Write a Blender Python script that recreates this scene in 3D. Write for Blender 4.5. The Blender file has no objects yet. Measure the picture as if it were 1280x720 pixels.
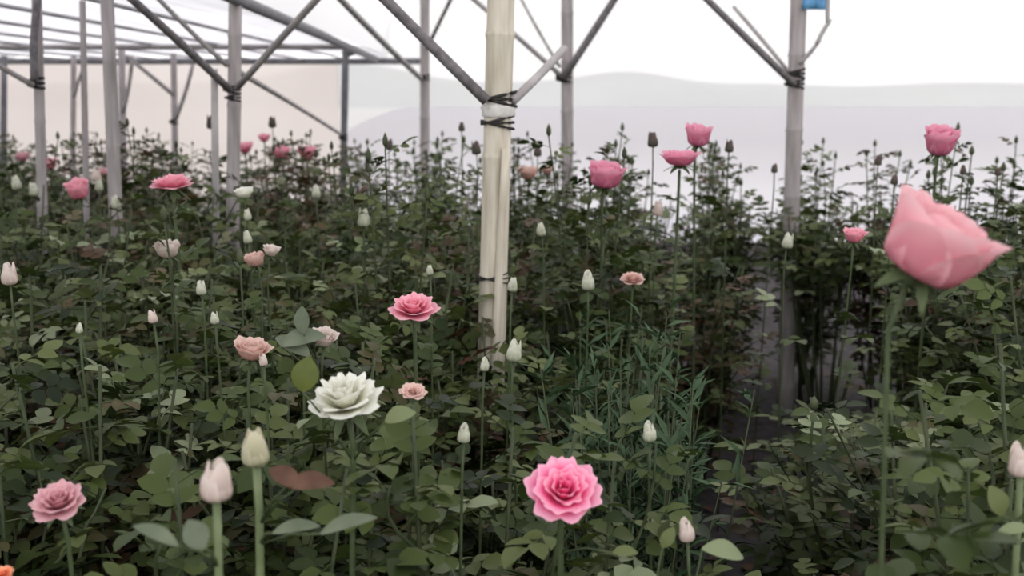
import bpy, math, random
from mathutils import Vector, Matrix, Euler

scene = bpy.context.scene
col = scene.collection
rnd = random.Random(7)

# ------------------------------------------------------------------ camera, sky, exposure
F = 1400.0                      # focal length in pixels of the 1280x720 frame
EYE = 1.45
PITCH = math.atan(240.0 / F)    # horizon at pixel row 120
cam_data = bpy.data.cameras.new('camera')
cam = bpy.data.objects.new('camera', cam_data)
col.objects.link(cam)
cam.location = (0, 0, EYE)
cam.rotation_euler = (math.radians(90) - PITCH, 0, 0)
cam_data.sensor_width = 36.0
cam_data.lens = 36.0 * F / 1280.0
cam_data.clip_start = 0.05
cam_data.clip_end = 1000
cam_data.dof.use_dof = True
cam_data.dof.focus_distance = 2.0
cam_data.dof.aperture_fstop = 4.5
scene.camera = cam

world = bpy.data.worlds.new('overcast_sky')
scene.world = world
world.use_nodes = True
bg = world.node_tree.nodes['Background']
bg.inputs[0].default_value = (1.0, 0.985, 0.99, 1)
bg.inputs[1].default_value = 1.5

vs = scene.view_settings
vs.view_transform = 'Standard'
vs.look = 'None'
vs.gamma = 1.0
vs.use_curve_mapping = False
vs.exposure = 0.4

# ------------------------------------------------------------------ helpers
def P(px, py, d):
    """world point at forward distance d seen along photograph pixel (px, py)"""
    x = (px - 640.0) / F
    u = -(py - 360.0) / F
    c, s = math.cos(PITCH), math.sin(PITCH)
    v = Vector((x, c + u * s, -s + u * c))
    v *= d / v.y
    return Vector((v.x, v.y, v.z + EYE))

def mesh(name, verts, faces, mat=None, smooth=True, uvs=None, tint=None):
    me = bpy.data.meshes.new(name)
    me.from_pydata([tuple(v) for v in verts], [], faces)
    if smooth:
        me.polygons.foreach_set('use_smooth', [True] * len(me.polygons))
    if tint is not None:
        a = me.attributes.new('tint', 'FLOAT_COLOR', 'POINT')
        flat = []
        for t in tint:
            flat.extend((t[0], t[1], t[2], 1.0))
        a.data.foreach_set('color', flat)
    if mat:
        me.materials.append(mat)
    me.update()
    return me

def obj(name, me, parent=None, mat4=None, loc=None):
    o = bpy.data.objects.new(name, me)
    col.objects.link(o)
    if parent is not None:
        o.parent = parent
    if mat4 is not None:
        o.matrix_basis = mat4
    elif loc is not None:
        o.location = loc
    return o

def tag(o, label=None, cat=None, group=None, kind=None):
    if label: o['label'] = label
    if cat: o['category'] = cat
    if group: o['group'] = group
    if kind: o['kind'] = kind
    return o

class MB:
    """collects geometry for one mesh"""
    def __init__(self):
        self.v, self.f, self.t = [], [], []
    def add(self, verts, faces, tint=(0.5, 0, 0), m=None):
        b = len(self.v)
        for p in verts:
            self.v.append(m @ Vector(p) if m is not None else Vector(p))
            self.t.append(tint)
        for f in faces:
            self.f.append(tuple(i + b for i in f))
    def add_mb(self, other, m=None, tint=None):
        b = len(self.v)
        for p, t in zip(other.v, other.t):
            self.v.append(m @ p if m is not None else p)
            self.t.append(tint if tint else t)
        for f in other.f:
            self.f.append(tuple(i + b for i in f))
    def tube(self, pts, radii, n=6, tint=(0.5, 0, 0), cap=True):
        pts = [Vector(p) for p in pts]
        b = len(self.v)
        for i, p in enumerate(pts):
            a = pts[max(i - 1, 0)]; c = pts[min(i + 1, len(pts) - 1)]
            t = (c - a).normalized()
            ref = Vector((1, 0, 0)) if abs(t.x) < 0.8 else Vector((0, 1, 0))
            s = t.cross(ref).normalized(); w = t.cross(s)
            for k in range(n):
                an = 2 * math.pi * k / n
                self.v.append(p + (s * math.cos(an) + w * math.sin(an)) * radii[i])
                self.t.append(tint)
        for i in range(len(pts) - 1):
            for k in range(n):
                k2 = (k + 1) % n
                self.f.append((b + i*n + k, b + i*n + k2, b + (i+1)*n + k2, b + (i+1)*n + k))
        if cap:
            self.f.append(tuple(b + k for k in range(n))[::-1])
            self.f.append(tuple(b + (len(pts)-1)*n + k for k in range(n)))
    def box(self, a, c, tint=(0.5, 0, 0)):
        x0, y0, z0 = a; x1, y1, z1 = c
        vs_ = [(x0,y0,z0),(x1,y0,z0),(x1,y1,z0),(x0,y1,z0),(x0,y0,z1),(x1,y0,z1),(x1,y1,z1),(x0,y1,z1)]
        fs = [(0,3,2,1),(4,5,6,7),(0,1,5,4),(1,2,6,5),(2,3,7,6),(3,0,4,7)]
        self.add(vs_, fs, tint)
    def mesh(self, name, mat, smooth=True):
        return mesh(name, self.v, self.f, mat, smooth, tint=self.t)

# ------------------------------------------------------------------ materials
def new_mat(name):
    m = bpy.data.materials.new(name)
    m.use_nodes = True
    nt = m.node_tree
    for n in list(nt.nodes):
        nt.nodes.remove(n)
    out = nt.nodes.new('ShaderNodeOutputMaterial')
    return m, nt, out

def ramp(nt, fac, stops):
    r = nt.nodes.new('ShaderNodeValToRGB')
    els = r.color_ramp.elements
    while len(els) < len(stops):
        els.new(0.5)
    for e, (p, c) in zip(els, stops):
        e.position = p; e.color = (*c, 1)
    nt.links.new(fac, r.inputs[0])
    return r.outputs[0]

def noise(nt, scale, detail=3, stretch=None):
    n = nt.nodes.new('ShaderNodeTexNoise')
    n.inputs['Scale'].default_value = scale
    n.inputs['Detail'].default_value = detail
    tc = nt.nodes.new('ShaderNodeTexCoord')
    if stretch:
        mp = nt.nodes.new('ShaderNodeMapping')
        mp.inputs['Scale'].default_value = stretch
        nt.links.new(tc.outputs['Object'], mp.inputs[0])
        nt.links.new(mp.outputs[0], n.inputs['Vector'])
    else:
        nt.links.new(tc.outputs['Object'], n.inputs['Vector'])
    return n.outputs[0]

def simple(name, stops, scale=8, rough=0.7, stretch=None, bump=0.0, spec=0.3):
    m, nt, out = new_mat(name)
    p = nt.nodes.new('ShaderNodeBsdfPrincipled')
    n = noise(nt, scale, 4, stretch)
    nt.links.new(ramp(nt, n, stops), p.inputs['Base Color'])
    p.inputs['Roughness'].default_value = rough
    p.inputs['Specular IOR Level'].default_value = spec
    if bump:
        b = nt.nodes.new('ShaderNodeBump')
        b.inputs['Strength'].default_value = bump
        b.inputs['Distance'].default_value = 0.01
        nt.links.new(n, b.inputs['Height'])
        nt.links.new(b.outputs[0], p.inputs['Normal'])
    nt.links.new(p.outputs[0], out.inputs[0])
    return m

def film(name, c0, c1, clear, gloss=0.04, scale=1.2, stretch=(1, 1, 1)):
    """milky greenhouse film: part clear, the rest scatters light through"""
    m, nt, out = new_mat(name)
    n = noise(nt, scale, 3, stretch)
    c = ramp(nt, n, [(0.3, c0), (0.7, c1)])
    tr = nt.nodes.new('ShaderNodeBsdfTranslucent'); nt.links.new(c, tr.inputs[0])
    df = nt.nodes.new('ShaderNodeBsdfDiffuse'); nt.links.new(c, df.inputs[0])
    a = nt.nodes.new('ShaderNodeMixShader'); a.inputs[0].default_value = 0.12
    nt.links.new(tr.outputs[0], a.inputs[1]); nt.links.new(df.outputs[0], a.inputs[2])
    tp = nt.nodes.new('ShaderNodeBsdfTransparent')
    b = nt.nodes.new('ShaderNodeMixShader'); b.inputs[0].default_value = clear
    nt.links.new(a.outputs[0], b.inputs[1]); nt.links.new(tp.outputs[0], b.inputs[2])
    nt.links.new(b.outputs[0], out.inputs[0])
    return m

def leaf_mat():
    m, nt, out = new_mat('rose_leaf')
    at = nt.nodes.new('ShaderNodeAttribute'); at.attribute_name = 'tint'
    sep = nt.nodes.new('ShaderNodeSeparateColor'); nt.links.new(at.outputs['Color'], sep.inputs[0])
    oi = nt.nodes.new('ShaderNodeObjectInfo')
    ad = nt.nodes.new('ShaderNodeMath'); ad.operation = 'MULTIPLY_ADD'
    nt.links.new(oi.outputs['Random'], ad.inputs[0]); ad.inputs[1].default_value = 0.3
    nt.links.new(sep.outputs[0], ad.inputs[2])
    sb = nt.nodes.new('ShaderNodeMath'); sb.operation = 'SUBTRACT'; sb.inputs[1].default_value = 0.15
    nt.links.new(ad.outputs[0], sb.inputs[0])
    g = ramp(nt, sb.outputs[0], [(0.0, (0.012, 0.022, 0.007)), (0.35, (0.034, 0.053, 0.012)),
                                 (0.65, (0.066, 0.090, 0.023)), (0.88, (0.125, 0.150, 0.058)), (1.0, (0.22, 0.26, 0.15))])
    mx = nt.nodes.new('ShaderNodeMixRGB'); nt.links.new(sep.outputs[1], mx.inputs[0])
    nt.links.new(g, mx.inputs[1]); mx.inputs[2].default_value = (0.085, 0.036, 0.024, 1)
    p = nt.nodes.new('ShaderNodeBsdfPrincipled')
    nt.links.new(mx.outputs[0], p.inputs['Base Color'])
    p.inputs['Roughness'].default_value = 0.5
    p.inputs['Specular IOR Level'].default_value = 0.22
    t = nt.nodes.new('ShaderNodeBsdfTranslucent'); nt.links.new(mx.outputs[0], t.inputs[0])
    ms = nt.nodes.new('ShaderNodeMixShader'); ms.inputs[0].default_value = 0.18
    nt.links.new(p.outputs[0], ms.inputs[1]); nt.links.new(t.outputs[0], ms.inputs[2])
    nt.links.new(ms.outputs[0], out.inputs[0])
    return m

def petal_mat(name, inner, mid, edge):
    """tint.r runs from petal base (0) to its rim (1)"""
    m, nt, out = new_mat(name)
    at = nt.nodes.new('ShaderNodeAttribute'); at.attribute_name = 'tint'
    sep = nt.nodes.new('ShaderNodeSeparateColor'); nt.links.new(at.outputs['Color'], sep.inputs[0])
    c = ramp(nt, sep.outputs[0], [(0.0, inner), (0.62, mid), (0.97, edge)])
    p = nt.nodes.new('ShaderNodeBsdfPrincipled'); nt.links.new(c, p.inputs['Base Color'])
    p.inputs['Roughness'].default_value = 0.6
    p.inputs['Specular IOR Level'].default_value = 0.2
    t = nt.nodes.new('ShaderNodeBsdfTranslucent'); nt.links.new(c, t.inputs[0])
    ms = nt.nodes.new('ShaderNodeMixShader'); ms.inputs[0].default_value = 0.35
    nt.links.new(p.outputs[0], ms.inputs[1]); nt.links.new(t.outputs[0], ms.inputs[2])
    nt.links.new(ms.outputs[0], out.inputs[0])
    return m

M = {
    'leaf': leaf_mat(),
    'weed': simple('weed_green', [(0.3, (0.02, 0.05, 0.018)), (0.7, (0.05, 0.09, 0.04))], 20, 0.6),
    'leaf_grey': simple('grey_green_leaf', [(0.3, (0.07, 0.09, 0.055)), (0.7, (0.135, 0.16, 0.105))], 20, 0.5),
    'leaf_yellow': simple('yellow_green_leaf', [(0.3, (0.055, 0.075, 0.012)), (0.7, (0.10, 0.12, 0.02))], 20, 0.6),
    'blue_plastic': simple('blue_plastic', [(0.3, (0.10, 0.32, 0.62)), (0.7, (0.22, 0.48, 0.75))], 20, 0.5),
    'cane': simple('green_cane', [(0.3, (0.03, 0.045, 0.018)), (0.7, (0.07, 0.085, 0.04))], 20, 0.6),
    'stem': simple('rose_stem', [(0.3, (0.035, 0.055, 0.02)), (0.7, (0.075, 0.10, 0.045))], 25, 0.55),
    'stem_pale': simple('pale_rose_stem', [(0.3, (0.10, 0.14, 0.06)), (0.7, (0.19, 0.23, 0.12))], 25, 0.55),
    'calyx': simple('rose_calyx', [(0.3, (0.05, 0.075, 0.03)), (0.7, (0.10, 0.13, 0.06))], 40, 0.6),
    'soil': simple('dark_soil', [(0.3, (0.018, 0.015, 0.016)), (0.7, (0.06, 0.05, 0.055))], 14, 0.9, bump=0.8),
    'grass': simple('dry_ground', [(0.3, (0.40, 0.39, 0.36)), (0.7, (0.52, 0.51, 0.47))], 0.3, 0.9),
    'hill': simple('hill_green', [(0.35, (0.10, 0.14, 0.13)), (0.65, (0.20, 0.25, 0.24))], 0.05, 0.95),
    'bamboo': simple('bamboo_pale', [(0.25, (0.42, 0.37, 0.29)), (0.55, (0.62, 0.57, 0.47)), (0.8, (0.74, 0.70, 0.61))],
                     9, 0.55, (6, 6, 0.6)),
    'bamboo_grey': simple('bamboo_weathered', [(0.25, (0.28, 0.25, 0.25)), (0.75, (0.47, 0.43, 0.43))], 9, 0.7, (6, 6, 0.6)),
    'brace': simple('brace_dark_wood', [(0.3, (0.12, 0.11, 0.12)), (0.7, (0.24, 0.22, 0.23))], 10, 0.7, (5, 5, 5)),
    'brace_pale': simple('brace_pale_wood', [(0.3, (0.30, 0.28, 0.28)), (0.7, (0.46, 0.43, 0.43))], 10, 0.7),
    'pipe': simple('galvanised_pipe', [(0.3, (0.12, 0.12, 0.13)), (0.7, (0.2, 0.2, 0.215))], 10, 0.5),
    'purlin': simple('purlin_grey', [(0.3, (0.36, 0.35, 0.37)), (0.7, (0.50, 0.49, 0.51))], 6, 0.6),
    'tie': simple('black_tie', [(0.3, (0.015, 0.013, 0.013)), (0.7, (0.05, 0.045, 0.045))], 60, 0.8),
    'cloth': simple('white_tie_cloth', [(0.3, (0.6, 0.58, 0.55)), (0.7, (0.8, 0.78, 0.76))], 60, 0.9),
    'deadleaf': simple('dry_brown_leaf', [(0.3, (0.055, 0.026, 0.016)), (0.7, (0.12, 0.062, 0.04))], 30, 0.8),
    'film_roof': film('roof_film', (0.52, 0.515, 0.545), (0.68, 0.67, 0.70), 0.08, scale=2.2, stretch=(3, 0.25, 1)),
    'film_side': film('side_film', (0.68, 0.675, 0.685), (0.72, 0.715, 0.72), 0.16, scale=0.5),
    'film_skirt': film('skirt_film', (0.945, 0.925, 0.995), (0.97, 0.95, 1.0), 0.15, scale=0.6, stretch=(0.3, 1, 4)),
    'film_beige': film('aged_beige_film', (0.62, 0.56, 0.535), (0.71, 0.65, 0.62), 0.04, scale=0.5),
}
PINK = {
    'vivid': petal_mat('petal_vivid_pink', (0.66, 0.04, 0.19), (0.93, 0.15, 0.38), (0.94, 0.50, 0.64)),
    'pink': petal_mat('petal_pink', (0.50, 0.09, 0.20), (0.80, 0.24, 0.39), (0.86, 0.42, 0.55)),
    'soft': petal_mat('petal_soft_pink', (0.60, 0.13, 0.22), (0.88, 0.31, 0.42), (0.90, 0.50, 0.58)),
    'softlight': petal_mat('petal_light_pink', (0.60, 0.18, 0.24), (0.85, 0.35, 0.43), (0.90, 0.56, 0.60)),
    'dusty': petal_mat('petal_dusty_pink', (0.45, 0.15, 0.20), (0.66, 0.32, 0.36), (0.76, 0.46, 0.50)),
    'peach': petal_mat('petal_pale_peach', (0.52, 0.24, 0.20), (0.70, 0.44, 0.38), (0.78, 0.58, 0.52)),
    'blush': petal_mat('petal_blush_white', (0.55, 0.42, 0.36), (0.74, 0.62, 0.56), (0.80, 0.72, 0.67)),
    'cream': petal_mat('petal_cream_white', (0.58, 0.58, 0.40), (0.80, 0.80, 0.68), (0.88, 0.88, 0.82)),
    'yellowish': petal_mat('petal_pale_yellow', (0.42, 0.42, 0.24), (0.60, 0.57, 0.40), (0.68, 0.64, 0.50)),
    'orange': petal_mat('petal_orange', (0.65, 0.10, 0.02), (0.90, 0.22, 0.06), (0.95, 0.50, 0.32)),
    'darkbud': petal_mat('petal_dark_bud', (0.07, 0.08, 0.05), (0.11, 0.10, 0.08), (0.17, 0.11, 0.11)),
    'greenbud': petal_mat('petal_green_white_bud', (0.30, 0.34, 0.20), (0.58, 0.60, 0.47), (0.74, 0.74, 0.64)),
}

# ------------------------------------------------------------------ the setting
def grid_mesh(name, fn, nu, nv, mat):
    v = [fn(i / nu, j / nv) for j in range(nv + 1) for i in range(nu + 1)]
    f = [(j*(nu+1)+i, j*(nu+1)+i+1, (j+1)*(nu+1)+i+1, (j+1)*(nu+1)+i) for j in range(nv) for i in range(nu)]
    return mesh(name, v, f, mat)

# bare ground under the beds: gently uneven
def gz(x, y):
    return 0.02 * math.sin(2.1*x + 0.7*y) * math.sin(1.7*y - 0.4*x) - 0.02
fl = obj('floor', grid_mesh('floor', lambda a, b: (-9 + 18*a, -2 + 16*b, gz(-9 + 18*a, -2 + 16*b)), 72, 64, M['soil']))
tag(fl, 'dark bare soil under the rose beds', kind='structure')
field = obj('field_ground', grid_mesh('field_ground', lambda a, b: (-250 + 500*a, -60 + 420*b, -0.08), 10, 10, M['grass']))
tag(field, 'pale open ground outside the greenhouse', kind='structure')

# low ridge outside, seen dimly through the film
def hill_fn(a, b):
    x = -170 + 340 * a
    y = 150 + 90 * b
    prof = math.sin(math.pi * min(1, b * 1.0)) ** 0.8
    h = 3.6 + 0.25 * math.sin(x * 0.07 + 1.0) + 0.2 * math.sin(x * 0.19) + 3.4 * math.exp(-((x + 28) / 15) ** 2) + 2.0*math.exp(-((x-20)/9)**2)
    return (x, y, -0.1 + prof * h)
hl = obj('hill_ridge', grid_mesh('hill_ridge', hill_fn, 120, 12, M['hill']))
tag(hl, 'hazy low green ridge beyond the plastic side wall', kind='structure')

GX0, GX1 = -1.10, -1.30      # gutter x near and far
GZ = EYE + 0.375
YEND = 12.0                  # end wall
# ceiling of the left span: nearly flat film with purlins
def roof_l(a, b):
    y = 0.2 + (YEND - 0.2) * b
    x0 = -1.2 - (y - 7) * 0.02
    x = -7.2 + (x0 + 7.2) * a
    sag = 0.02 * math.sin(a * 37) * math.sin(b * 20)
    return (x, y, GZ + 0.03 + sag)
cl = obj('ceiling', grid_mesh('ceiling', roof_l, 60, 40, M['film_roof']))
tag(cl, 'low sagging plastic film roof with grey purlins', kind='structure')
for k in range(11):
    x = -1.62 - 0.48 * k
    mb = MB(); mb.tube([(x, 0.3, GZ - 0.0), (x - 0.1, YEND, GZ - 0.0)], [0.010, 0.010], 6)
    obj('purlin', mb.mesh('purlin', M['purlin']), cl)
for y in (8.4, YEND - 0.15):
    mb = MB()
    xr = -1.2 - (y - 7) * 0.02 + (0.0 if y < 10 else 0.35)
    mb.tube([(-7.2, y, GZ - 0.02), (xr, y, GZ - 0.02)], [0.02 if y < 10 else 0.032] * 2, 8)
    obj('cross_beam', mb.mesh('cross_beam', M['brace_pale' if y < 10 else 'pipe']), cl)
# gutter pipe on the edge of the left span
g = MB(); g.tube([P(310, 5, 4.6) + (P(310, 5, 4.6) - P(450, 65, 9.5)) * 0.8, P(310, 5, 4.6), P(450, 65, 9.5), P(470, 74, 11.4)],
                 [0.026, 0.026, 0.032, 0.032], 8)
tag(obj('trim_1', g.mesh('gutter_pipe', M['pipe'])), 'long grey eave pipe edging the low film roof', kind='structure')
# ceiling of the right span: higher arch of film
def roof_r(a, b):
    y = 0.2 + (YEND - 0.2) * b
    x0 = -1.2 - (y - 7) * 0.02
    an = math.pi * (1 - a)
    return (x0 + 3.9 + 3.9 * math.cos(an), y, GZ + 0.03 + 1.7 * math.sin(an) ** 0.8)
cr = obj('ceiling_arch', grid_mesh('ceiling_arch', roof_r, 32, 20, M['film_side']))
tag(cr, 'high arched white plastic film roof over the rose beds', kind='structure')
# end wall, beige film (left) and clear film (right) with a whiter skirt in front
XS = P(424, 120, YEND).x
def wl(a, b): return (-7.3 + (XS + 7.3) * a, YEND + 0.02*math.sin(a*30), GZ * b)
w1 = obj('wall_left', grid_mesh('wall_left', wl, 60, 6, M['film_beige']))
tag(w1, 'beige weathered plastic film end wall behind the far posts', kind='structure')
def wr(a, b): return (XS + (6.7 - XS) * a, YEND + 0.015*math.sin(a*40), (GZ + 1.75*max(0.0, 1-((XS+(6.7-XS)*a-2.6)/3.95)**2)**0.4) * b + 0.95 * (1 - b))
w2 = obj('wall_back', grid_mesh('wall_back', wr, 60, 8, M['film_side']))
tag(w2, 'tall milky plastic film wall with the ridge showing through', kind='structure')
def skirt_top(x):
    px = 640 + x / 11.2 * F
    y = 133.0
    if px < 520: y = 133 + 36 * ((520 - px) / 95.0) ** 1.6
    return P(px, y, 11.2).z
def ws(a, b):
    x = P(428, 120, 11.2).x
    x = x + (6.6 - x) * a
    return (x, 11.2 + 0.02 * math.sin(a * 50), skirt_top(x) * b)
w3 = obj('wall_skirt', grid_mesh('wall_skirt', ws, 80, 6, M['film_skirt']))
tag(w3, 'low white plastic skirt sheet along the foot of the film wall', kind='structure')
wsd = obj('wall_right', grid_mesh('wall_right', lambda a, b: (6.7, 0.2 + (YEND-0.2)*a, GZ*b), 20, 4, M['film_side']))
tag(wsd, 'white plastic film wall along the side of the beds', kind='structure')
wsl = obj('wall_far_left', grid_mesh('wall_far_left', lambda a, b: (-7.25, 0.2 + (YEND-0.2)*a, GZ*b), 20, 4, M['film_side']))
tag(wsl, 'white plastic film wall on the low roofed side', kind='structure')

# ------------------------------------------------------------------ posts
def pole_mesh(a, b, r0, r1, mat, nodes=True, bend=0.0, n=14, seed=0):
    """bamboo pole from a (bottom) to b (top) with raised node rings"""
    r = random.Random(seed)
    a = Vector(a); b = Vector(b); L = (b - a).length
    pts, rad = [], []
    side = Vector((r.uniform(-1, 1), r.uniform(-1, 1), 0)).normalized()
    def put(t, f):
        pts.append(a.lerp(b, t) + side * bend * math.sin(math.pi * t))
        rad.append((r0 + (r1 - r0) * t) * f)
    put(0, 1)
    if nodes:
        z = r.uniform(0.1, 0.2)
        while z < L - 0.03:
            put((z - 0.014) / L, 1.0); put((z - 0.003) / L, 1.07); put((z + 0.003) / L, 1.07); put((z + 0.014) / L, 0.985)
            z += r.uniform(0.26, 0.34)
    else:
        for k in range(1, 6): put(k / 6, 1 + r.uniform(-0.06, 0.06))
    put(1, 1)
    mb = MB(); mb.tube(pts, rad, n)
    return mb.mesh('pole', mat)

POSTS = []
def post(label, top, bot, d, wpx, ztop, mat='bamboo_grey', braces=(), ties=(), name='bamboo_post', group=None, wraps=(), nodes=True, wtop=None):
    """top, bot: two pixels on the post's axis at distance d; braces: (pixel a, da, pixel b, db, width px, material)"""
    A = P(*bot, d); B = P(*top, d)
    dr = (B - A); dr /= dr.z
    base = A - dr * A.z - dr * 0.05
    tip = A + dr * (ztop - A.z)
    r = wpx * d / F / 2
    e = bpy.data.objects.new(name, None); col.objects.link(e)
    e.location = (base.x, base.y, 0)
    inv = Matrix.Translation(-e.location)
    tag(e, label, 'post', group)
    POSTS.append((base.x, base.y, label))
    me = pole_mesh(base, tip, r * 1.03, (wtop or wpx) * d / F / 2 * 0.95, M[mat], nodes=nodes, seed=int(d * 100) + int(top[0]))
    obj('pole', me, e, inv)
    for (pa, da, pb, db, w, m) in braces:
        a = P(*pa, d + da); b = P(*pb, d + db)
        b = b + (b - a).normalized() * (0.45 if pb[1] < 0 and pb[0] > 400 and w >= 5 and pa[1] > 55 else 0.02)
        rr = w * d / F / 2
        bm = pole_mesh(a, b, rr * 1.05, rr * 0.92, M[m], nodes=False, bend=rr * 0.6, n=8, seed=int(pb[0]) + 3)
        obj('brace', bm, e, inv)
    for (px, py, w, h) in ties:
        # turns of dark cord round the joint
        c = P(px, py, d); mb = MB()
        R = w * d / F / 2; hh = h * d / F
        for k in range(3):
            zc = c.z - hh / 2 + hh * (k + 0.5) / 3
            ring = []
            n = 16; tr = hh / 5.2
            tilt = (k - 1) * 0.25
            for i in range(n + 1):
                an = 2 * math.pi * i / n
                ring.append((c.x + R * math.cos(an), c.y + R * math.sin(an), zc + tilt * R * math.cos(an)))
            mb.tube(ring, [tr] * (n + 1), 6, cap=False)
        obj('tie', mb.mesh('tie', M['tie']), e, inv)
    for (px, py, w, h) in wraps:
        c = P(px, py, d); mb = MB(); R = w * d / F / 2; hh = h * d / F
        prof = [(-.5, .93), (-.35, 1.03), (-.1, 1.0), (.12, 1.08), (.32, 1.0), (.5, .94)]
        mb.tube([(c.x, c.y, c.z + hh * t) for t, _ in prof], [R * s for _, s in prof], 14, cap=False)
        obj('cloth_wrap', mb.mesh('cloth_wrap', M['cloth']), e, inv)
    return e

post('thick pale bamboo post wrapped with white cloth where two braces meet', (626, 10), (616, 380), 2.95, 37, 2.75, 'bamboo',
     braces=[((608, 126), -0.045, (470, -14), -0.10, 13, 'brace'), ((641, 126), -0.03, (702, 64), 0.25, 11, 'brace_pale'), ((610, 640), -0.043, (632, 195), -0.043, 11, 'bamboo')],
     ties=[(624, 124, 42, 11), (622, 153, 40, 9), (616, 346, 42, 5)], wraps=[(623, 137, 42, 18)], wtop=34)
post('slim pale post with two straight braces and one bent stick brace', (998, 10), (982, 480), 5.1, 20, 3.3, 'bamboo_grey',
     braces=[((993, 106), -0.05, (868, -18), -0.2, 8, 'brace'), ((992, 98), 0.05, (920, 12), 0.3, 5, 'brace_pale'),
             ((999, 80), -0.04, (1021, 54), -0.05, 5, 'brace_pale'), ((1021, 55), -0.05, (1035, 30), -0.05, 5, 'brace_pale'), ((1035, 31), -0.05, (1037, -12), -0.05, 5, 'brace_pale')],
     ties=[(994, 92, 22, 9), (993, 105, 22, 9)])
post('slender grey post between white film and thick bamboo post with crossing thin braces', (709, 10), (709, 210), 7.0, 15, 3.1, 'bamboo_grey',
     braces=[((704, 98), -0.06, (776, -14), -0.2, 9, 'brace'), ((703, 96), -0.05, (588, -3), -0.25, 6, 'brace_pale'), ((700, 84), 0.06, (648, -8), 0.2, 4, 'brace_pale')],
     ties=[(705, 97, 17, 12)])
post('thin grey post with narrow braces beside the eave pipe', (531, 5), (531, 215), 8.6, 12, 2.6, 'bamboo_grey',
     braces=[((526, 98), -0.05, (420, -8), -2.6, 6, 'brace_pale'), ((534, 60), -0.05, (568, -8), -0.6, 5, 'brace_pale')], ties=[(530, 97, 13, 6)])
post('dark metal eave post with curved head at the roof corner', (432, 66), (429, 220), 9.3, 9, P(432, 62, 9.3).z, 'pipe',
     braces=[((430, 70), 0, (441, 65), 0.05, 9, 'pipe'), ((426, 168), -0.03, (299, 90), -4.85, 4, 'brace_pale')], ties=[(429, 172, 10, 6)], name='eave_post', nodes=False)
post('pale post with strong dark braces forming a V under the low roof', (294, 10), (292, 200), 4.4, 17, GZ, 'bamboo_grey',
     braces=[((287, 112), -0.06, (150, -14), -0.75, 9, 'brace'), ((284, 82), -0.02, (196, -4), -0.25, 6, 'brace_pale'),
             ((298, 108), -0.06, (402, -6), -0.5, 8, 'brace_pale'), ((276, 585), -0.135, (268, 93), -0.135, 9, 'brace_pale')],
     ties=[(290, 112, 20, 8), (291, 122, 19, 6)])
post('pale straight post without braces under the low film roof', (134, 5), (143, 225), 4.4, 17, GZ, 'bamboo_grey')
post('leaning post with a dark upper half tied at a joint', (46, 5), (51, 190), 4.5, 13, GZ, 'bamboo_grey',
     braces=[((41, 106), -0.05, (-10, 76), -0.2, 7, 'brace_pale'), ((43, 100), -0.07, (48, -4), -0.07, 10, 'brace')], ties=[(45, 104, 17, 12)])
post('slim post close beside the straight pale post', (152, 70), (154, 200), 9.0, 9, GZ, 'bamboo_grey',
     braces=[((154, 140), -0.04, (165, 74), -0.2, 5, 'brace_pale')])
post('thin post standing before the beige film', (92, 70), (91, 200), 10.6, 7, GZ, 'bamboo_grey',
     braces=[((93, 120), -0.03, (104, 86), -0.2, 4, 'brace_pale')])
post('thin post with a short forked brace before the beige film', (217, 76), (219, 200), 10.2, 8, GZ, 'bamboo_grey',
     braces=[((220, 148), -0.03, (240, 84), -0.2, 5, 'brace_pale'), ((216, 118), -0.03, (160, 72), -0.3, 5, 'brace_pale')], ties=[(217, 152, 9, 6)])
post('narrow post hung close under the roof beside the leaning post', (103, 0), (106, 150), 4.6, 8, GZ, 'bamboo_grey')
post('bluish thin post at the far edge of the beige film', (5, 84), (4, 190), 10.8, 8, GZ, 'pipe', nodes=False)

# ------------------------------------------------------------------ leaves and bushes
def leaflet(L, W, fold, curl, tint, fine=False):
    """one rose leaflet: midrib folded, rim lightly toothed, tip curled down"""
    mb = MB()
    if fine:
        ts = [0.0, 0.10, 0.24, 0.40, 0.57, 0.73, 0.88, 1.0]; ws_ = [0.0, 0.52, 0.86, 1.0, 0.93, 0.70, 0.36, 0.0]
    else:
        ts = [0.0, 0.16, 0.45, 0.76, 1.0]; ws_ = [0.0, 0.66, 1.0, 0.66, 0.0]
    n = len(ts)
    mid = [(0, L*t, -curl*L*t*t) for t in ts]
    def rim(sg):
        out = []
        for i in range(1, n - 1):
            t, w = ts[i], ws_[i]
            if fine: w *= 1.05 if i % 2 else 0.96
            out.append((sg*W/2*w, L*(t+0.015), -curl*L*t*t + fold*W/2*w))
        return out
    v = mid + rim(-1) + rim(1)
    a = n; b = n + n - 2
    f = [(0, 1, a), (0, b, 1)]
    for i in range(1, n - 2):
        f += [(i, i+1, a+i, a+i-1), (i, b+i-1, b+i, i+1)]
    f += [(n-2, n-1, a+n-3), (n-2, b+n-3, n-1)]
    mb.add(v, f, tint)
    return mb

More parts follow.
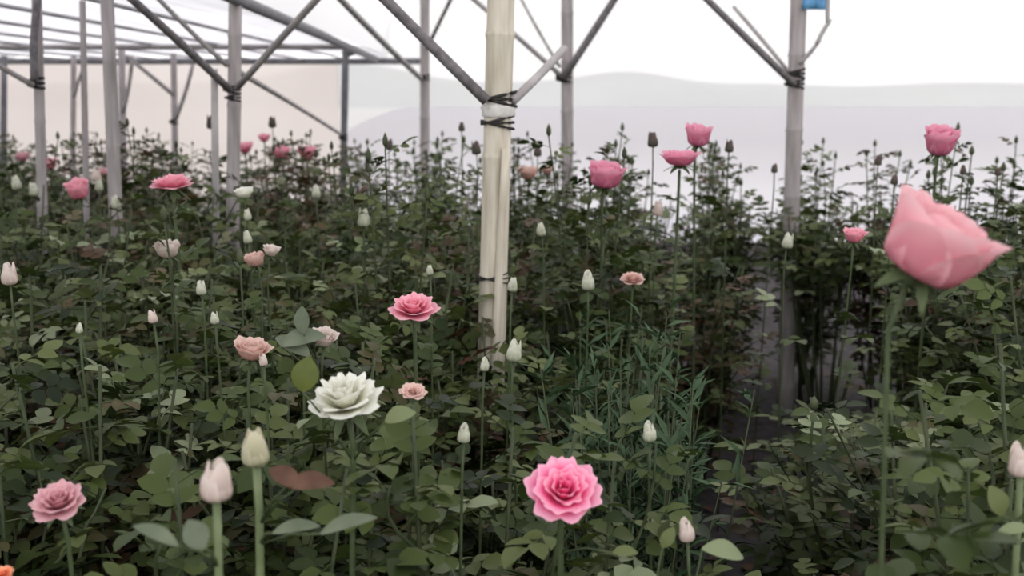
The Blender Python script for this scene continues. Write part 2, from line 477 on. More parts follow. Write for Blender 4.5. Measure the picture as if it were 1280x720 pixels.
def compound(r, size, tint, fine=False):
    """five leaflets on a thin rib, along +Y, face up +Z"""
    mb = MB()
    L = size
    rib = [(0, 0, 0), (0, L*0.5, 0.04*L), (0, L*1.0, 0.0)]
    mb.tube(rib, [0.014, 0.012, 0.009], 3, tint, cap=False)
    spots = [(0.42, -1), (0.42, 1), (0.76, -1), (0.76, 1), (0.98, 0)]
    for t, s in spots:
        l = L * (0.62 if s == 0 else (0.5 if t > 0.5 else 0.42)) * r.uniform(0.9, 1.12)
        lf = leaflet(l, l * r.uniform(0.62, 0.74), r.uniform(0.1, 0.45), r.uniform(0.0, 0.3), tint, fine)
        an = -s * r.uniform(0.85, 1.2)
        m = Matrix.Translation((0, L*t, 0.02*L)) @ Matrix.Rotation(an, 4, 'Z') @ Matrix.Rotation(r.uniform(-0.35, 0.2), 4, 'X') @ Matrix.Rotation(r.uniform(-0.3, 0.3), 4, 'Y')
        mb.add_mb(lf, m)
    return mb

lr = random.Random(11)
LEAVES = []          # compound leaf geometry with its mesh, many tints
def tint_for(r, kind):
    v = min(1.0, max(0.0, r.gauss(0.46, 0.22)))
    red = 0.0
    if kind == 'red': red = r.choice([0, 0.3, 0.7, 0.85, 0.5])
    elif r.random() < 0.11: red = r.uniform(0.3, 0.8)
    if kind == 'grey': v = min(1, v + 0.2)
    if kind == 'bright': v = min(1, v + 0.05)
    return (v, red, 0)
for k in range(24):
    t = tint_for(lr, 'green' if k < 18 else 'red')
    sc = 0.094
    m = Matrix.Scale(sc, 4)
    st_ = lr.getstate()
    mb = MB(); mb.add_mb(compound(lr, 1.0, t), m)
    lr.setstate(st_)
    mf = MB(); mf.add_mb(compound(lr, 1.0, t, True), m)
    LEAVES.append((mb, mf.mesh('leaf', M['leaf'])))

def orient(d, up, roll=0.0):
    """matrix turning +Y to d with +Z near up"""
    y = d.normalized()
    x = y.cross(up)
    if x.length < 1e-4: x = Vector((1, 0, 0))
    x.normalize(); z = x.cross(y)
    m = Matrix((x, y, z)).transposed().to_4x4()
    return m @ Matrix.Rotation(roll, 4, 'Y')

def bush_data(seed, H, kind, shoots=0, spread=0.2, dens=1.0, leaf0=0.22):
    """canes and leaf placements of one bush rooted at the origin"""
    r = random.Random(seed)
    canes = MB(); leaves = []
    def grow(p0, p1, r0, r1, leaf0, step, sz):
        pts, rad = [], []
        side = Vector((r.uniform(-1, 1), r.uniform(-1, 1), 0)) * 0.03
        n = 5
        for i in range(n + 1):
            t = i / n
            pts.append(p0.lerp(p1, t) + side * math.sin(math.pi * t)); rad.append(r0 + (r1 - r0) * t)
        canes.tube(pts, rad, 5)
        L = (p1 - p0).length; s = leaf0 * L; an = r.uniform(0, 6.28)
        while s < L:
            t = s / L
            i = min(n - 1, int(t * n)); p = pts[i].lerp(pts[i+1], t * n - i)
            an += 2.4 + r.uniform(-0.4, 0.4)
            el = r.uniform(-0.1, 0.7)
            d = Vector((math.cos(an) * math.cos(el), math.sin(an) * math.cos(el), math.sin(el)))
            m = Matrix.Translation(p) @ orient(d, Vector((0, 0, 1)), r.uniform(-0.6, 0.6)) @ Matrix.Scale(sz * r.uniform(0.75, 1.2) * (1 - 0.25 * t), 4)
            leaves.append((m, tint_for(r, kind), r.randrange(18) if kind != 'red' else r.choice(range(24)), p.z + 0.05 * d.z + 0.0))
            s += step * r.uniform(0.8, 1.25)
    nc = r.randint(6, 8)
    for c in range(nc):
        an = 2 * math.pi * c / nc + r.uniform(-0.4, 0.4)
        rr = r.uniform(0.35, 1.0) * spread
        base = Vector((math.cos(an) * 0.03, math.sin(an) * 0.03, -0.02))
        h = H * r.uniform(0.78, 1.0)
        tip = Vector((math.cos(an) * rr, math.sin(an) * rr, h))
        grow(base, tip, 0.006, 0.0028, leaf0, 0.042 / dens, 1.0)
        for k in range(r.randint(2, 3)):
            t = r.uniform(max(0.3, leaf0), 0.78)
            p = base.lerp(tip, t)
            a2 = an + r.uniform(-1.3, 1.3)
            q = p + Vector((math.cos(a2) * r.uniform(0.06, 0.16), math.sin(a2) * r.uniform(0.06, 0.16), r.uniform(0.1, 0.28)))
            q.z = min(q.z, H * 1.02)
            grow(p, q, 0.0035, 0.002, 0.15, 0.042 / dens, 0.9)
    for k in range(shoots):
        an = r.uniform(0, 6.28); rr = r.uniform(0, 1) * spread
        p = Vector((math.cos(an) * rr * 0.6, math.sin(an) * rr * 0.6, H * 0.6))
        q = Vector((math.cos(an) * rr, math.sin(an) * rr, H * r.uniform(1.04, 1.24)))
        grow(p, q, 0.004, 0.0022, 0.1, 0.030, 0.78)
        # closed green tip
        canes.tube([q, q + Vector((0, 0, 0.008)), q + Vector((0, 0, 0.02)), q + Vector((0, 0, 0.034))], [0.003, 0.008, 0.0075, 0.001], 6)
    return canes, leaves

def bush_meshes(canes, leaves, n_free):
    """n_free of the topmost leaves stay single objects, the rest are joined"""
    order = sorted(range(len(leaves)), key=lambda i: -leaves[i][3])
    free = set(order[:n_free])
    fb = MB()
    for i, (m, t, k, z) in enumerate(leaves):
        if i in free: continue
        fb.add_mb(LEAVES[k][0], m, t)
    return canes.mesh('canes', M['cane']), fb.mesh('foliage', M['leaf']), [leaves[i] for i in order[:n_free]]

KINDS = {'green': 5, 'red': 3, 'grey': 3}
VAR = {}
sd = 100
for kind, n in KINDS.items():
    for near in (True, False):
        for sh in (0, 2):
            lst = []
            for i in range(n if sh == 0 else 2):
                sd += 1
                c, l = bush_data(sd, 1.0, kind, shoots=sh if near else sh * 2, dens=1.25 if near else 1.0)
                lst.append(bush_meshes(c, l, 60 if near else 0))
            VAR[kind, near, sh] = lst

# ------------------------------------------------------------------ roses
def petal(L, W, r0, phi0, phi1, reflex, a, seed, ruff=0.03, nu=8, nv=7):
    """petal on a flower of unit size: leans from phi0 (base) to phi1 (from the axis), rim bent by reflex"""
    r = random.Random(seed)
    ph = r.uniform(0, 6.28); fr = r.uniform(2.0, 3.5)
    prof = []
    rr, zz = r0, 0.0
    n = 40
    for i in range(n + 1):
        v = i / n
        s = min(1, v / 0.45)
        ang = phi0 + (phi1 - phi0) * (s * s * (3 - 2 * s))
        if v > 0.6: ang += reflex * ((v - 0.6) / 0.4) ** 1.5
        prof.append((rr, zz))
        rr += math.sin(ang) * L / n; zz += math.cos(ang) * L / n
        rr = max(rr, 0.012)
    verts, tint = [], []
    for j in range(nv + 1):
        for i in range(nu + 1):
            u = -1 + 2 * i / nu
            v = j / nv
            ve = v * (1 - 0.2 * abs(u) ** 2.5) * (1 + 0.05 * math.exp(-(u * 4) ** 2))
            ve = min(ve, 1.0)
            k = ve * n; i0 = min(n - 1, int(k)); t = k - i0
            pr = prof[i0][0] * (1 - t) + prof[i0 + 1][0] * t
            pz = prof[i0][1] * (1 - t) + prof[i0 + 1][1] * t
            hw = W * (0.28 + 0.72 * math.sin(math.pi * min(1.0, 0.08 + 0.72 * v)) ** 0.8)
            az = max(-2.2, min(2.2, u * hw / max(pr, 0.09)))
            w_ = ruff * math.sin(fr * u * 2 + ph) * v * v
            rad = pr + w_ + 0.02 * abs(u) * (0.5 if reflex <= 0 else 1)
            verts.append((rad * math.cos(a + az), rad * math.sin(a + az), pz + w_ * 0.6))
            edge = max(v, abs(u) ** 3 * 0.95 * min(1, v * 1.6))
            tint.append((edge, 0, 0))
    faces = [(j*(nu+1)+i, j*(nu+1)+i+1, (j+1)*(nu+1)+i+1, (j+1)*(nu+1)+i) for j in range(nv) for i in range(nu)]
    return verts, faces, tint

R_ = math.radians
BLOOMS = {
    # rings of (count, length, half width, start radius, base angle, lean, rim bend, ruffle)
    'open': [(6, .52, .30, .04, 85, 66, 45, .03), (6, .47, .27, .035, 75, 48, 38, .03), (5, .42, .23, .03, 65, 30, 30, .03), (4, .38, .18, .025, 50, 14, 20, .025), (3, .34, .14, .015, 30, 3, 12, .02)],
    'cup': [(5, .62, .36, .05, 92, 24, 30, .03), (5, .58, .33, .045, 85, 12, 22, .03), (4, .54, .27, .04, 70, 6, 10, .03), (4, .48, .2, .03, 50, 0, 5, .02), (3, .42, .14, .02, 30, -2, 0, .02)],
    'bud': [(4, 1.0, .44, .07, 100, -6, -52, .01), (3, 1.1, .36, .05, 92, -10, -34, .01), (3, 1.2, .26, .04, 75, -10, -10, .01)],
    'globe': [(5, .70, .46, .06, 108, 14, 16, .03), (5, .66, .38, .05, 102, 4, 14, .03), (4, .62, .32, .04, 90, -4, 6, .03), (4, .54, .24, .03, 65, -6, 5, .02), (3, .46, .16, .02, 40, -4, 0, .02)],
    'ruffled': [(6, .54, .36, .04, 88, 70, 40, .05), (6, .48, .31, .035, 78, 50, 45, .05), (5, .43, .26, .03, 66, 34, 30, .06), (5, .38, .16, .025, 48, 16, 20, .05), (3, .33, .13, .015, 30, 4, 10, .04)],
}
def bloom_parts(kind):
    out = []; sdd = hash_(kind)
    for ri, (n, L, W, r0, p0, p1, rf, ru) in enumerate(BLOOMS[kind]):
        for k in range(n):
            sdd += 1
            rr = random.Random(sdd)
            a = 2 * math.pi * (k + 0.5 * (ri % 2)) / n + rr.uniform(-0.15, 0.15)
            out.append((ri, petal(L * rr.uniform(0.92, 1.06), W * rr.uniform(0.92, 1.08), r0, R_(p0), R_(p1 + rr.uniform(-5, 5)), R_(rf * rr.uniform(0.6, 1.3)), a, sdd, ru)))
    xs = [math.hypot(v[0], v[1]) for _, p in out for v in p[0]]
    zs = [v[2] for _, p in out for v in p[0]]
    D = 2 * (sorted(xs)[int(len(xs) * 0.985)])
    return out, D, max(zs)
def hash_(s):
    return sum(ord(c) * (i + 1) for i, c in enumerate(s)) * 13
BP = {k: bloom_parts(k) for k in BLOOMS}
_mc = {}
def petal_meshes(kind, colr):
    """heart mesh (innermost ring) + single petals, shared between roses of a kind and colour"""
    if (kind, colr) in _mc: return _mc[kind, colr]
    parts, D, zt = BP[kind]
    s = 1 / D
    last = max(r for r, _ in parts)
    heart = MB(); singles = []; allb = MB()
    for r, (v, f, t) in parts:
        vv = [Vector(p) * s for p in v]
        b = len(allb.v); allb.v += vv; allb.t += t; allb.f += [tuple(i + b for i in q) for q in f]
        if r == last:
            b = len(heart.v); heart.v += vv; heart.t += [(x[0] * 0.85, 0, 0) for x in t]; heart.f += [tuple(i + b for i in q) for q in f]
        else:
            singles.append(mesh('petal', vv, f, PINK[colr], tint=t))
    res = (heart.mesh('bloom', PINK[colr]), singles, allb.mesh('bloom', PINK[colr]), zt * s)
    _mc[kind, colr] = res
    return res

def calyx_mesh():
    mb = MB()
    mb.tube([(0, 0, -0.16), (0, 0, -0.13), (0, 0, -0.06), (0, 0, 0.0), (0, 0, 0.02)], [0.035, 0.075, 0.10, 0.085, 0.03], 8)
    return mb.mesh('calyx', M['calyx'])
CALYX = calyx_mesh()
def sepal_mesh(drop):
    v, f = [], []
    n = 5
    for i in range(n + 1):
        t = i / n; w = 0.075 * math.sin(math.pi * (0.18 + 0.82 * t)) ; x = 0.06 + 0.40 * t * math.cos(drop); z = -0.01 + 0.40 * t * math.sin(drop) - 0.10 * t * t
        v += [(x, -w, z + 0.02), (x, 0, z - 0.012), (x, w, z + 0.02)]
    for i in range(n):
        f += [(3*i, 3*i+1, 3*i+4, 3*i+3), (3*i+1, 3*i+2, 3*i+5, 3*i+4)]
    return mesh('sepal', v, f, M['calyx'])
SEPAL = {'low': sepal_mesh(-0.5), 'up': sepal_mesh(1.15)}

rr_ = random.Random(5)
BLOCK, LAND = [], []
def short(label):
    w = label.split(); out = []
    for x in w:
        if x in ('with', 'low', 'on', 'just', 'beyond', 'beside', 'among', 'near', 'over', 'under', 'leaning', 'half', 'alone', 'at', 'seen') and len(out) > 2: break
        out.append(x)
    return ' '.join(out[:7])
for (x_, y_, l_), t_ in zip(POSTS, ['thick pale bamboo post', 'slim post with the bent stick', 'slender post with crossing braces', 'thin post by the eave pipe',
                                    'dark metal eave post', 'post with the dark V braces', 'straight unbraced pale post', 'leaning tied post']):
    LAND.append((x_, y_, t_))
def near_land(x, y, r):
    best = None
    for (lx, ly, txt) in LAND:
        dd = math.hypot(x - lx, y - ly)
        if dd < r and (best is None or dd < best[0]): best = (dd, txt)
    return best[1] if best else None
def rose(label, px, py, w, d, kind, colr, tilt=(0.0, -0.5), cat='rose', group=None, split=None, stem_w=None, name='rose', hs=1.0, leaves=5, lean=None, extra=()):
    """bloom centred on pixel (px, py), w pixels across; tilt = axis lean towards +x and towards +y"""
    D = w * d / F
    c = P(px, py, d)
    axis = Vector((tilt[0], tilt[1], 1)).normalized()
    heart, singles, whole, zt = petal_meshes(kind, colr)
    h = zt * D * hs
    base = c - axis * h * 0.5
    lx, ly = lean if lean else (rr_.uniform(-0.04, 0.04), rr_.uniform(0.0, 0.08))
    root = Vector((base.x + lx, base.y + ly, 0.0))
    e = bpy.data.objects.new(name, None); col.objects.link(e)
    e.location = root
    tag(e, label, cat, group)
    q = axis.to_track_quat('Z', 'Y').to_matrix().to_4x4() @ Matrix.Rotation(rr_.uniform(0, 6.28), 4, 'Z')
    m = Matrix.Translation(base - root) @ q @ Matrix.Diagonal((D, D, D * hs, 1))
    if w >= 12 and d < 3.4: BLOCK.append((c, max(D * hs * 0.5, 0.02)))
    if group is None: LAND.append((root.x, root.y, short(label)))
    split = (w >= 30) if split is None else split
    b = obj('bloom', heart if split else whole, e, m)
    if split:
        for pm in singles: obj('petal', pm, b)
    # stem: down from the calyx, straightening to vertical
    sw = (stem_w * d / F / 2) if stem_w else max(0.0022, min(0.0042, D * 0.045))
    s0 = (base - root) - axis * D * 0.13
    if kind == 'bud': s0 = (base - root) - axis * D * 0.15
    s1 = s0 - axis * 0.03 - Vector((0, 0, 0.02))
    pts = [s0, s1]
    for k in range(1, 7):
        t = k / 6
        pts.append(Vector((s1.x * (1 - t), s1.y * (1 - t), s1.z * (1 - t) - 0.02 * t)))
    mb = MB(); mb.tube(pts, [sw] * 2 + [sw * (1 + 0.08 * k) for k in range(1, 7)], 7)
    obj('stem', mb.mesh('stem', M['stem_pale' if stem_w and stem_w > 8 else 'stem']), e)
    cx = obj('calyx', CALYX, e, m)
    if w >= 18:
        for k in range(5):
            obj('sepal', SEPAL['up' if kind == 'bud' else 'low'], cx, Matrix.Rotation(2 * math.pi * k / 5 + 0.3, 4, 'Z'))
    for k in range(leaves):
        t = 0.09 + 0.075 * k + rr_.uniform(0, 0.05)
        p = Vector((s1.x * (1 - t), s1.y * (1 - t), s1.z * (1 - t)))
        an = rr_.uniform(0, 6.28)
        dv = Vector((math.cos(an), math.sin(an), rr_.uniform(0.1, 0.6)))
        obj('leaf', LEAVES[rr_.randrange(18)][1], e, Matrix.Translation(p) @ orient(dv, Vector((0, 0, 1))) @ Matrix.Scale(rr_.uniform(0.7, 0.95), 4))
    for (lx, ly, lp, ang, wr, mat) in extra:
        L = lp * d / F
        lc = P(lx, ly, d - 0.03) - root
        a = math.radians(ang)
        dv = Vector((math.cos(a), 0.15, math.sin(a)))
        nrm = Vector((rr_.uniform(-0.2, 0.2), -0.55, 0.8))
        me = big_leaf(L, L * wr, mat)
        mo = orient(dv, nrm)
        obj('broad_leaf', me, e, Matrix.Translation(lc) @ mo)
        # its stalk runs back to the stem a little lower down
        b0 = lc + mo @ Vector((0, -L / 2, 0))
        zt_ = max(0.1, min(b0.z - 0.03, s1.z - 0.02)); t = 1 - zt_ / s1.z
        b1 = Vector((s1.x * (1 - t), s1.y * (1 - t), zt_))
        if (b1 - b0).length > 0.14: b1 = b0 + (b1 - b0).normalized() * 0.02 + Vector((0, 0.02, -0.16))
        tb = MB(); tb.tube([b0, b0.lerp(b1, 0.5) + Vector((0, 0, 0.006)), b1], [0.0012, 0.0015, 0.0018], 5)
        obj('leaf_stalk', tb.mesh('leaf_stalk', M['stem']), e)
    return e

def big_leaf(L, W, mat):
    n = 8; v = []; f = []
    for i in range(n + 1):
        t = i / n; w = W / 2 * math.sin(math.pi * min(1, t * 0.95 + 0.03)) ** 0.8
        z = 0.10 * L * math.sin(math.pi * t) - 0.12 * L * t * t
        v += [(-w, L * t - L/2, z + 0.18 * w), (0, L * t - L/2, z), (w, L * t - L/2, z + 0.18 * w)]
    for i in range(n):
        f += [(3*i, 3*i+1, 3*i+4, 3*i+3), (3*i+1, 3*i+2, 3*i+5, 3*i+4)]
    return mesh('broad_leaf', v, f, M[mat], tint=[(0.92, 0, 0)] * len(v))

# full blooms
rose('large vivid pink open rose with pale curled petal rims low in the bed', 705, 610, 98, 1.30, 'open', 'vivid', (0.05, -0.85), leaves=3, extra=[(782, 690, 34, 0, .5, 'leaf'), (905, 690, 60, -12, .5, 'leaf'), (835, 672, 30, 60, .6, 'leaf')])
rose('very large soft pink cupped rose seen from the side on a tall stem', 1170, 301, 142, 1.02, 'globe', 'softlight', (0.5, -0.25), lean=(0.03, 0.05), hs=0.95, stem_w=7)
rose('round pink rose alone high above the leaves before the white film', 1176, 175, 42, 3.0, 'globe', 'pink', (0, -0.3), hs=1.15)
rose('small round pink rose just above a wider pink rose', 873, 168, 34, 3.3, 'globe', 'pink', (0.1, -0.2), hs=1.1)
rose('wide cupped pink rose with dark sepals under a smaller rose', 850, 197, 50, 3.1, 'cup', 'pink', (0, -0.1), hs=0.62)
rose('deep pink rose on the skyline behind the slim grey post', 757, 218, 47, 3.2, 'globe', 'pink', (0.1, -0.2), hs=0.9)
rose('domed soft pink rose with drooping lower petals beyond the cream rose', 215, 227, 54, 2.7, 'open', 'soft', (0, -0.1))
rose('small pink rose at the foot of the straight pale post', 97, 236, 29, 3.6, 'globe', 'soft', (0, -0.4), hs=1.1)
rose('bright pink star shaped open rose beside the thick bamboo post', 517, 382, 62, 1.95, 'open', 'soft', (0, -0.35))
rose('ruffled creamy white open rose among grey-green leaves', 430, 492, 94, 1.42, 'ruffled', 'cream', (-0.12, -0.35), hs=1.25, extra=[(382, 468, 44, 80, .8, 'leaf_yellow'), (500, 520, 40, 20, .7, 'leaf')])
rose('dusty pink half open rose near the front of the bed', 72, 624, 70, 1.30, 'open', 'dusty', (0, -0.5))
rose('pale peach pink rose with loose drooping petals', 314, 437, 46, 1.75, 'cup', 'peach', (0.2, -0.2), hs=0.8)
rose('blush white half open rose on a straight pale stem', 210, 311, 34, 2.4, 'cup', 'blush', (0, -0.2))
rose('small peach pink rose beside a paler one', 319, 324, 28, 2.4, 'cup', 'peach', (-0.2, -0.2))
rose('small blush rose leaning from the peach pink one', 339, 313, 22, 2.42, 'cup', 'blush', (0.3, -0.2))
rose('blush white round rose beside a broad grey leaf', 405, 422, 32, 1.8, 'cup', 'blush', (0.2, -0.4), extra=[(378, 424, 58, 15, .5, 'leaf_grey'), (366, 432, 50, 150, .5, 'leaf_grey'), (378, 400, 34, 95, .6, 'leaf_grey')])
rose('flat peach coloured rose beyond the bare soil strip', 791, 347, 31, 2.8, 'open', 'peach', (0, -0.3))
rose('pale pink rose half hidden beside the very large rose', 1068, 294, 28, 2.6, 'cup', 'soft', (0, -0.2))
rose('orange rose low at the end of the front row', 4, 716, 26, 1.18, 'open', 'orange', (0, -0.5))
rose('withered peach rose beside the ruffled white rose', 516, 488, 36, 1.55, 'open', 'peach', (0.1, -0.4), hs=0.5)
rose('cream rose over the greener leaves before the end wall', 305, 241, 24, 2.9, 'cup', 'cream', (0, -0.3), hs=0.8)
# pink roses in the far rows
for (x, yy, w, dd, cc) in [(306, 184, 22, 6.6, 'soft'), (352, 190, 24, 6.2, 'soft'), (384, 190, 26, 6.4, 'soft'), (62, 204, 22, 6.5, 'soft'),
                           (130, 216, 18, 6.0, 'dusty'), (330, 172, 16, 7.0, 'soft'), (660, 216, 26, 5.2, 'peach'), (684, 212, 18, 5.4, 'peach'), (28, 196, 18, 7.0, 'dusty')]:
    rose('small hazy pink rose in the rows before the film end wall' if x < 500 else 'small pale peach rose right behind the thick bamboo post', x, yy, w, dd, 'cup', cc, (0, -0.2),
         group='far pink roses', split=False, leaves=3)
# closed buds
rose('plump blush white rosebud on a thick pale stem', 270, 598, 42, 1.06, 'bud', 'blush', (0.05, -0.1), 'rosebud', stem_w=11, name='rosebud', split=True, hs=0.92, leaves=1, extra=[(195, 668, 66, 155, .32, 'leaf_grey'), (245, 668, 42, 120, .8, 'leaf_grey')])
rose('pale yellowish rosebud on a thick stem behind the blush bud', 318, 557, 36, 1.2, 'bud', 'yellowish', (-0.02, -0.1), 'rosebud', stem_w=11, name='rosebud', split=True, hs=0.95, leaves=1, extra=[(435, 655, 74, 18, .3, 'leaf_grey'), (370, 660, 60, 10, .35, 'leaf_grey'), (388, 604, 60, 5, .5, 'deadleaf'), (356, 596, 46, 150, .6, 'deadleaf')])
rose('cream rosebud on an upright stem at the end of the row', 1276, 574, 30, 1.25, 'bud', 'blush', (-0.1, -0.1), 'rosebud', name='rosebud', split=True, stem_w=9, leaves=2, extra=[(1246, 626, 40, 110, .7, 'leaf'), (1268, 662, 50, 10, .35, 'leaf')])
for (x, yy, w, dd, cc) in [(643, 437, 20, 1.9, 'greenbud'), (606, 455, 12, 1.9, 'greenbud'), (580, 541, 17, 1.5, 'greenbud'), (812, 539, 18, 1.6, 'greenbud'),
                           (858, 662, 21, 1.35, 'blush'), (735, 350, 17, 2.5, 'greenbud'), (641, 355, 13, 2.4, 'greenbud'), (190, 395, 12, 1.9, 'blush'),
                           (251, 359, 13, 2.1, 'greenbud'), (268, 397, 11, 1.9, 'greenbud'), (455, 271, 16, 2.9, 'greenbud'), (537, 337, 9, 2.4, 'greenbud'),
                           (11, 341, 20, 2.1, 'blush'), (309, 268, 10, 2.8, 'greenbud'), (309, 296, 11, 2.7, 'greenbud'), (99, 410, 9, 1.8, 'greenbud'),
                           (329, 449, 11, 1.72, 'blush'), (378, 398, 14, 1.8, 'greenbud'), (985, 300, 14, 3.0, 'greenbud'), (20, 228, 12, 4.0, 'greenbud'),
                           (42, 236, 12, 4.0, 'greenbud'), (120, 218, 12, 4.2, 'blush'), (124, 231, 10, 4.1, 'greenbud'), (144, 252, 12, 3.6, 'greenbud'),
                           (395, 239, 11, 3.6, 'greenbud'), (437, 238, 11, 3.7, 'greenbud'), (823, 260, 13, 3.3, 'blush'), (676, 286, 12, 3.0, 'greenbud')]:
    q_ = P(x, yy, dd); n_ = near_land(q_.x, q_.y, 0.7)
    rose(('small greenish white rosebud' if cc == 'greenbud' else 'small blush white rosebud') + (' near the ' + n_ if n_ else ' poking out of the leaves'), x, yy, w, dd, 'bud', cc, (rr_.uniform(-0.15, 0.15), -0.1), 'rosebud',
         group='small pale rosebuds' if cc == 'greenbud' else 'small blush rosebuds', name='rosebud', split=False, leaves=4)
# dark buds against the white film
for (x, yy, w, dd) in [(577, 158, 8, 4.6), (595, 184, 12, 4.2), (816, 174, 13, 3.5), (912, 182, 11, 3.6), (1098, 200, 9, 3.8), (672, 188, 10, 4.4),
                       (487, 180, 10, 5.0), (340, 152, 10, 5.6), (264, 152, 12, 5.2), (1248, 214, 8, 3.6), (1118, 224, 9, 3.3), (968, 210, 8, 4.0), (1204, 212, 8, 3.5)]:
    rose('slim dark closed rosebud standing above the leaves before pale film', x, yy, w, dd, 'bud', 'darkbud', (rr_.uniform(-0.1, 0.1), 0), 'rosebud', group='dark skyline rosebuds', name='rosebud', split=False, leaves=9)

# ------------------------------------------------------------------ rose bushes
def path_x(y): return 0.25 + (y - 2.0) * 0.36
def on_path(x, y):
    """the narrow bare strip between the beds"""
    if y < 1.75 or y > 4.9: return False
    return abs(x - path_x(y)) < 0.16

KIND_TXT = {'green': 'leafy dark green rose bush', 'red': 'rose bush with reddish brown young leaves', 'grey': 'rose bush with pale grey-green leaves'}
def zone(x, y):
    n = near_land(x, y, 0.30)
    if n: return 'beside the ' + n
    if 1.7 < y < 5.2 and abs(x - path_x(y)) < 0.6: return 'edging the bare dark soil strip'
    if y > 6.3: return 'in the rows before the beige film wall' if x < XS else 'in the rows before the white skirt sheet'
    if y < 2.0: return 'in the front row of the bed'
    n = near_land(x, y, 0.75)
    if n: return 'growing near the ' + n
    return 'in the bed under the low film roof' if x < -1.2 else 'in the open middle of the bed'

BLOCK += [(P(983, 440, 5.0), 0.20), (P(1040, 486, 5.0), 0.07), (P(830, 690, 3.45), 0.05), (P(935, 694, 3.4), 0.04), (P(615, 340, 2.9), 0.03)]
def cap(x, y):
    """greatest height that keeps the named roses behind this bush in sight"""
    h = 9.0
    for (c, R) in BLOCK:
        if y > c.y + 0.05: continue
        t = y / c.y
        if abs(x - c.x * t) > 0.10 + R: continue
        h = min(h, EYE + (c.z - EYE) * t - R * 0.8 * t)
    return h

bushes = []
br = random.Random(42)
y = 1.2; row = 0
while y < 9.4:
    step = 0.34 + 0.017 * y
    xm = 0.5 * y + 0.55
    x = -xm + (step * 0.5 if row % 2 else 0)
    while x < xm:
        bx_ = x + br.uniform(-0.08, 0.08); by_ = y + br.uniform(-0.08, 0.08)
        edge = 8.9 - 0.58 * (bx_ + 3.9)
        if by_ < edge and not on_path(bx_, by_):
            bushes.append((bx_, by_))
        x += step
    y += step * 0.92; row += 1

for (px_, d_) in [(288, 4.05), (276, 3.7), (140, 4.1), (150, 3.7), (48, 4.2), (60, 3.8), (104, 4.2), (305, 4.2), (30, 4.0)]:
    q_ = P(px_, 200, d_); bushes.append((q_.x, q_.y))
N0 = len(bushes) - 9
WEEDS = [(760, 415, 2.3), (812, 408, 2.45), (845, 455, 2.15), (790, 470, 2.05), (735, 395, 2.6)]
FIX = [(x_, y_, 0.24) for (x_, y_, _) in POSTS] + [(P(*w_).x, P(*w_).y, 0.27) for w_ in WEEDS]
FIX.append((P(1040, 330, 4.85).x, 4.85, 0.34))
bushes = [list(b_) for b_ in bushes]
for it in range(40):
    for i in range(len(bushes)):
        for j in range(i):
            dx = bushes[i][0] - bushes[j][0]; dy = bushes[i][1] - bushes[j][1]
            dd = math.hypot(dx, dy)
            if 1e-6 < dd < 0.34:
                k_ = (0.34 - dd) / dd * 0.5
                bushes[i][0] += dx * k_; bushes[i][1] += dy * k_
                bushes[j][0] -= dx * k_; bushes[j][1] -= dy * k_
    for b_ in bushes:
        for (fx, fy, fr) in FIX:
            dx = b_[0] - fx; dy = b_[1] - fy; dd = math.hypot(dx, dy)
            if 1e-6 < dd < fr:
                b_[0] = fx + dx / dd * fr; b_[1] = fy + dy / dd * fr
        b_[1] = max(b_[1], 1.15)
for bi, (bx_, by_) in enumerate(bushes):
    px = 640 + bx_ / by_ * F
    near = by_ < 2.7
    q = br.random()
    kind = 'red' if (q < 0.2 or (by_ > 5.0 and px < 420 and q < 0.6)) else ('grey' if q < 0.36 else 'green')
    edge = 8.9 - 0.58 * (bx_ + 3.9)
    sh = 2 if (edge - by_ < 1.8 and br.random() < 0.8) or br.random() < 0.25 and by_ > 2.2 else 0
    c, f, free = br.choice(VAR[kind, near, sh])
    H = br.uniform(0.96, 1.10) if by_ < 5 else br.uniform(0.9, 1.02)
    if by_ < 1.5: H = br.uniform(0.88, 1.0)
    if 2.2 < by_ < 5.0 and abs(bx_ - path_x(by_)) < 0.42: H = br.uniform(0.72, 0.9)
    hc = cap(bx_, by_)
    if hc < 0.5: continue
    H = min(H, hc)
    if bi >= N0: H = min(hc, 1.12)
    e = bpy.data.objects.new('rose_bush', None); col.objects.link(e)
    e.location = (bx_, by_, 0)
    e.rotation_euler = (0, 0, br.uniform(0, 6.28))
    w = br.uniform(0.96, 1.14)
    e.scale = (w, w, H)
    tag(e, KIND_TXT[kind] + ' ' + zone(bx_, by_), 'rose bush', 'rose bushes ' + zone(bx_, by_))
    obj('canes', c, e)
    fo = obj('foliage', f, e); fo['kind'] = 'stuff'
    for (m, t, k, z) in free:
        obj('leaf', LEAVES[k][1], e, m)
# one leggy bush leaning in front of the slim post at the end of the strip
cL, lL = bush_data(999, 1.0, 'green', dens=1.3, spread=0.2, leaf0=0.66)
cL, fL, _ = bush_meshes(cL, lL, 0)
e = bpy.data.objects.new('rose_bush', None); col.objects.link(e)
pl = P(1040, 330, 4.85); e.location = (pl.x, pl.y, 0); e.scale = (1.3, 1.3, 1.0)
tag(e, 'leggy rose bush with bare lower canes at the slim post by the soil strip', 'rose bush')
obj('canes', cL, e); fo = obj('foliage', fL, e); fo['kind'] = 'stuff'

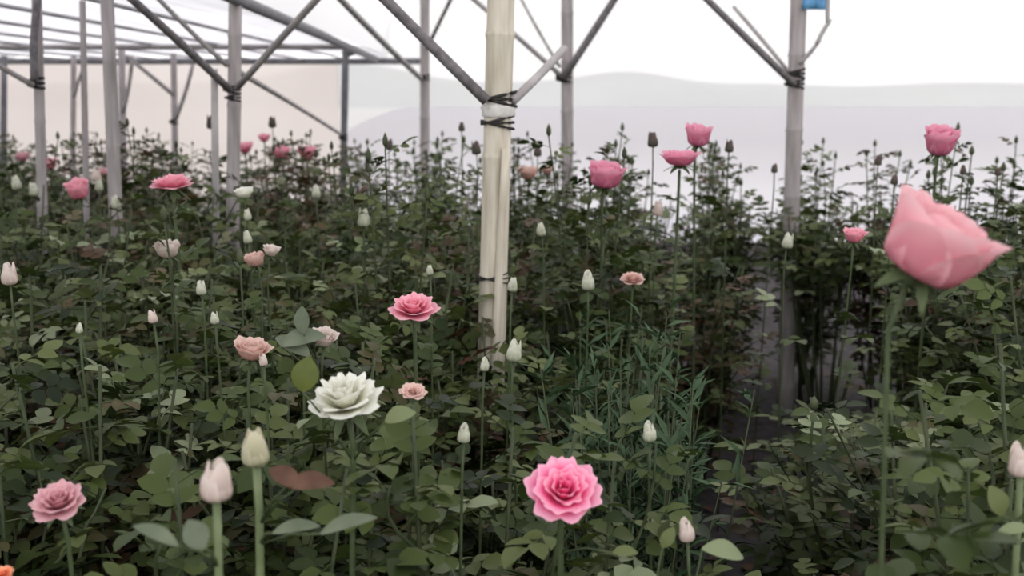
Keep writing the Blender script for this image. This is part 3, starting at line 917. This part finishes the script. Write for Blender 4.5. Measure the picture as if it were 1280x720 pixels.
# fine leaved weeds growing between the bushes
def weed(px, py, d, seed, label):
    r = random.Random(seed)
    top = P(px, py, d)
    e = bpy.data.objects.new('weed_clump', None); col.objects.link(e)
    e.location = (top.x, top.y, 0)
    tag(e, label, 'weed', 'fine leaved weeds')
    st = MB(); bl = MB()
    for k in range(16):
        an = r.uniform(0, 6.28); rr = r.uniform(0.02, 0.2); h = top.z * r.uniform(0.75, 1.04)
        a = Vector((0.04*math.cos(an), 0.04*math.sin(an), -0.02)); b = Vector((rr*math.cos(an), rr*math.sin(an), h))
        st.tube([a, a.lerp(b, .5) + Vector((0, 0, .03)), b], [.003, .0025, .0012], 4)
        for j in range(26):
            t = r.uniform(0.4, 1.0); p = a.lerp(b, t)
            a2 = r.uniform(0, 6.28); L = r.uniform(0.035, 0.08)
            dv = Vector((math.cos(a2), math.sin(a2), r.uniform(0.2, 1.6))).normalized()
            m = Matrix.Translation(p) @ orient(dv, Vector((0, 0, 1)), r.uniform(-1, 1))
            bl.add([(0, 0, 0), (-L*.09, L*.4, .004), (0, L*.45, 0), (L*.09, L*.4, .004), (0, L, -.01)], [(0, 2, 1), (0, 3, 2), (1, 2, 4), (2, 3, 4)], (r.random(), 0, 0), m)
    obj('stems', st.mesh('stems', M['cane']), e)
    o = obj('blades', bl.mesh('blades', M['weed']), e); o['kind'] = 'stuff'
for i, (px, py, d) in enumerate(WEEDS):
    weed(px, py, d, 50 + i, 'feathery bright green weed clump between the rose bushes')

# ------------------------------------------------------------------ broad leaves, dry leaves on the strip
dr_ = random.Random(3)
for k in range(46):
    yy = dr_.uniform(2.3, 6.0)
    cx = 0.25 + (yy - 2.0) * 0.36 + dr_.uniform(-0.3, 0.3)
    o = obj('fallen_leaf', big_leaf(dr_.uniform(0.045, 0.075), dr_.uniform(0.028, 0.045), 'deadleaf'))
    o.location = (cx, yy, gz(cx, yy) + 0.012)
    o.rotation_euler = (dr_.uniform(-0.15, 0.15), dr_.uniform(-0.15, 0.15), dr_.uniform(0, 6.28))
    tag(o, 'dry brown rose leaf lying on the bare soil strip', 'leaf', 'fallen leaves on the soil strip')

# blue plastic scrap caught between the slim post and its bent stick
v, f = [], []
for i in range(7):
    for j in range(5):
        a = P(1003 + 5.6 * i, -22 + 8.5 * j, 5.06 + 0.02 * math.sin(i * 1.3 + j))
        v.append(a)
for i in range(6):
    for j in range(4):
        f.append((i*5+j, i*5+j+1, i*5+j+6, i*5+j+5))
me = mesh('plastic_scrap', v, f, M['blue_plastic'])
o = obj('plastic_scrap', me)
so = o.modifiers.new('thick', 'SOLIDIFY'); so.thickness = 0.002
tag(o, 'scrap of blue plastic caught between slim post and bent stick brace', 'plastic scrap')
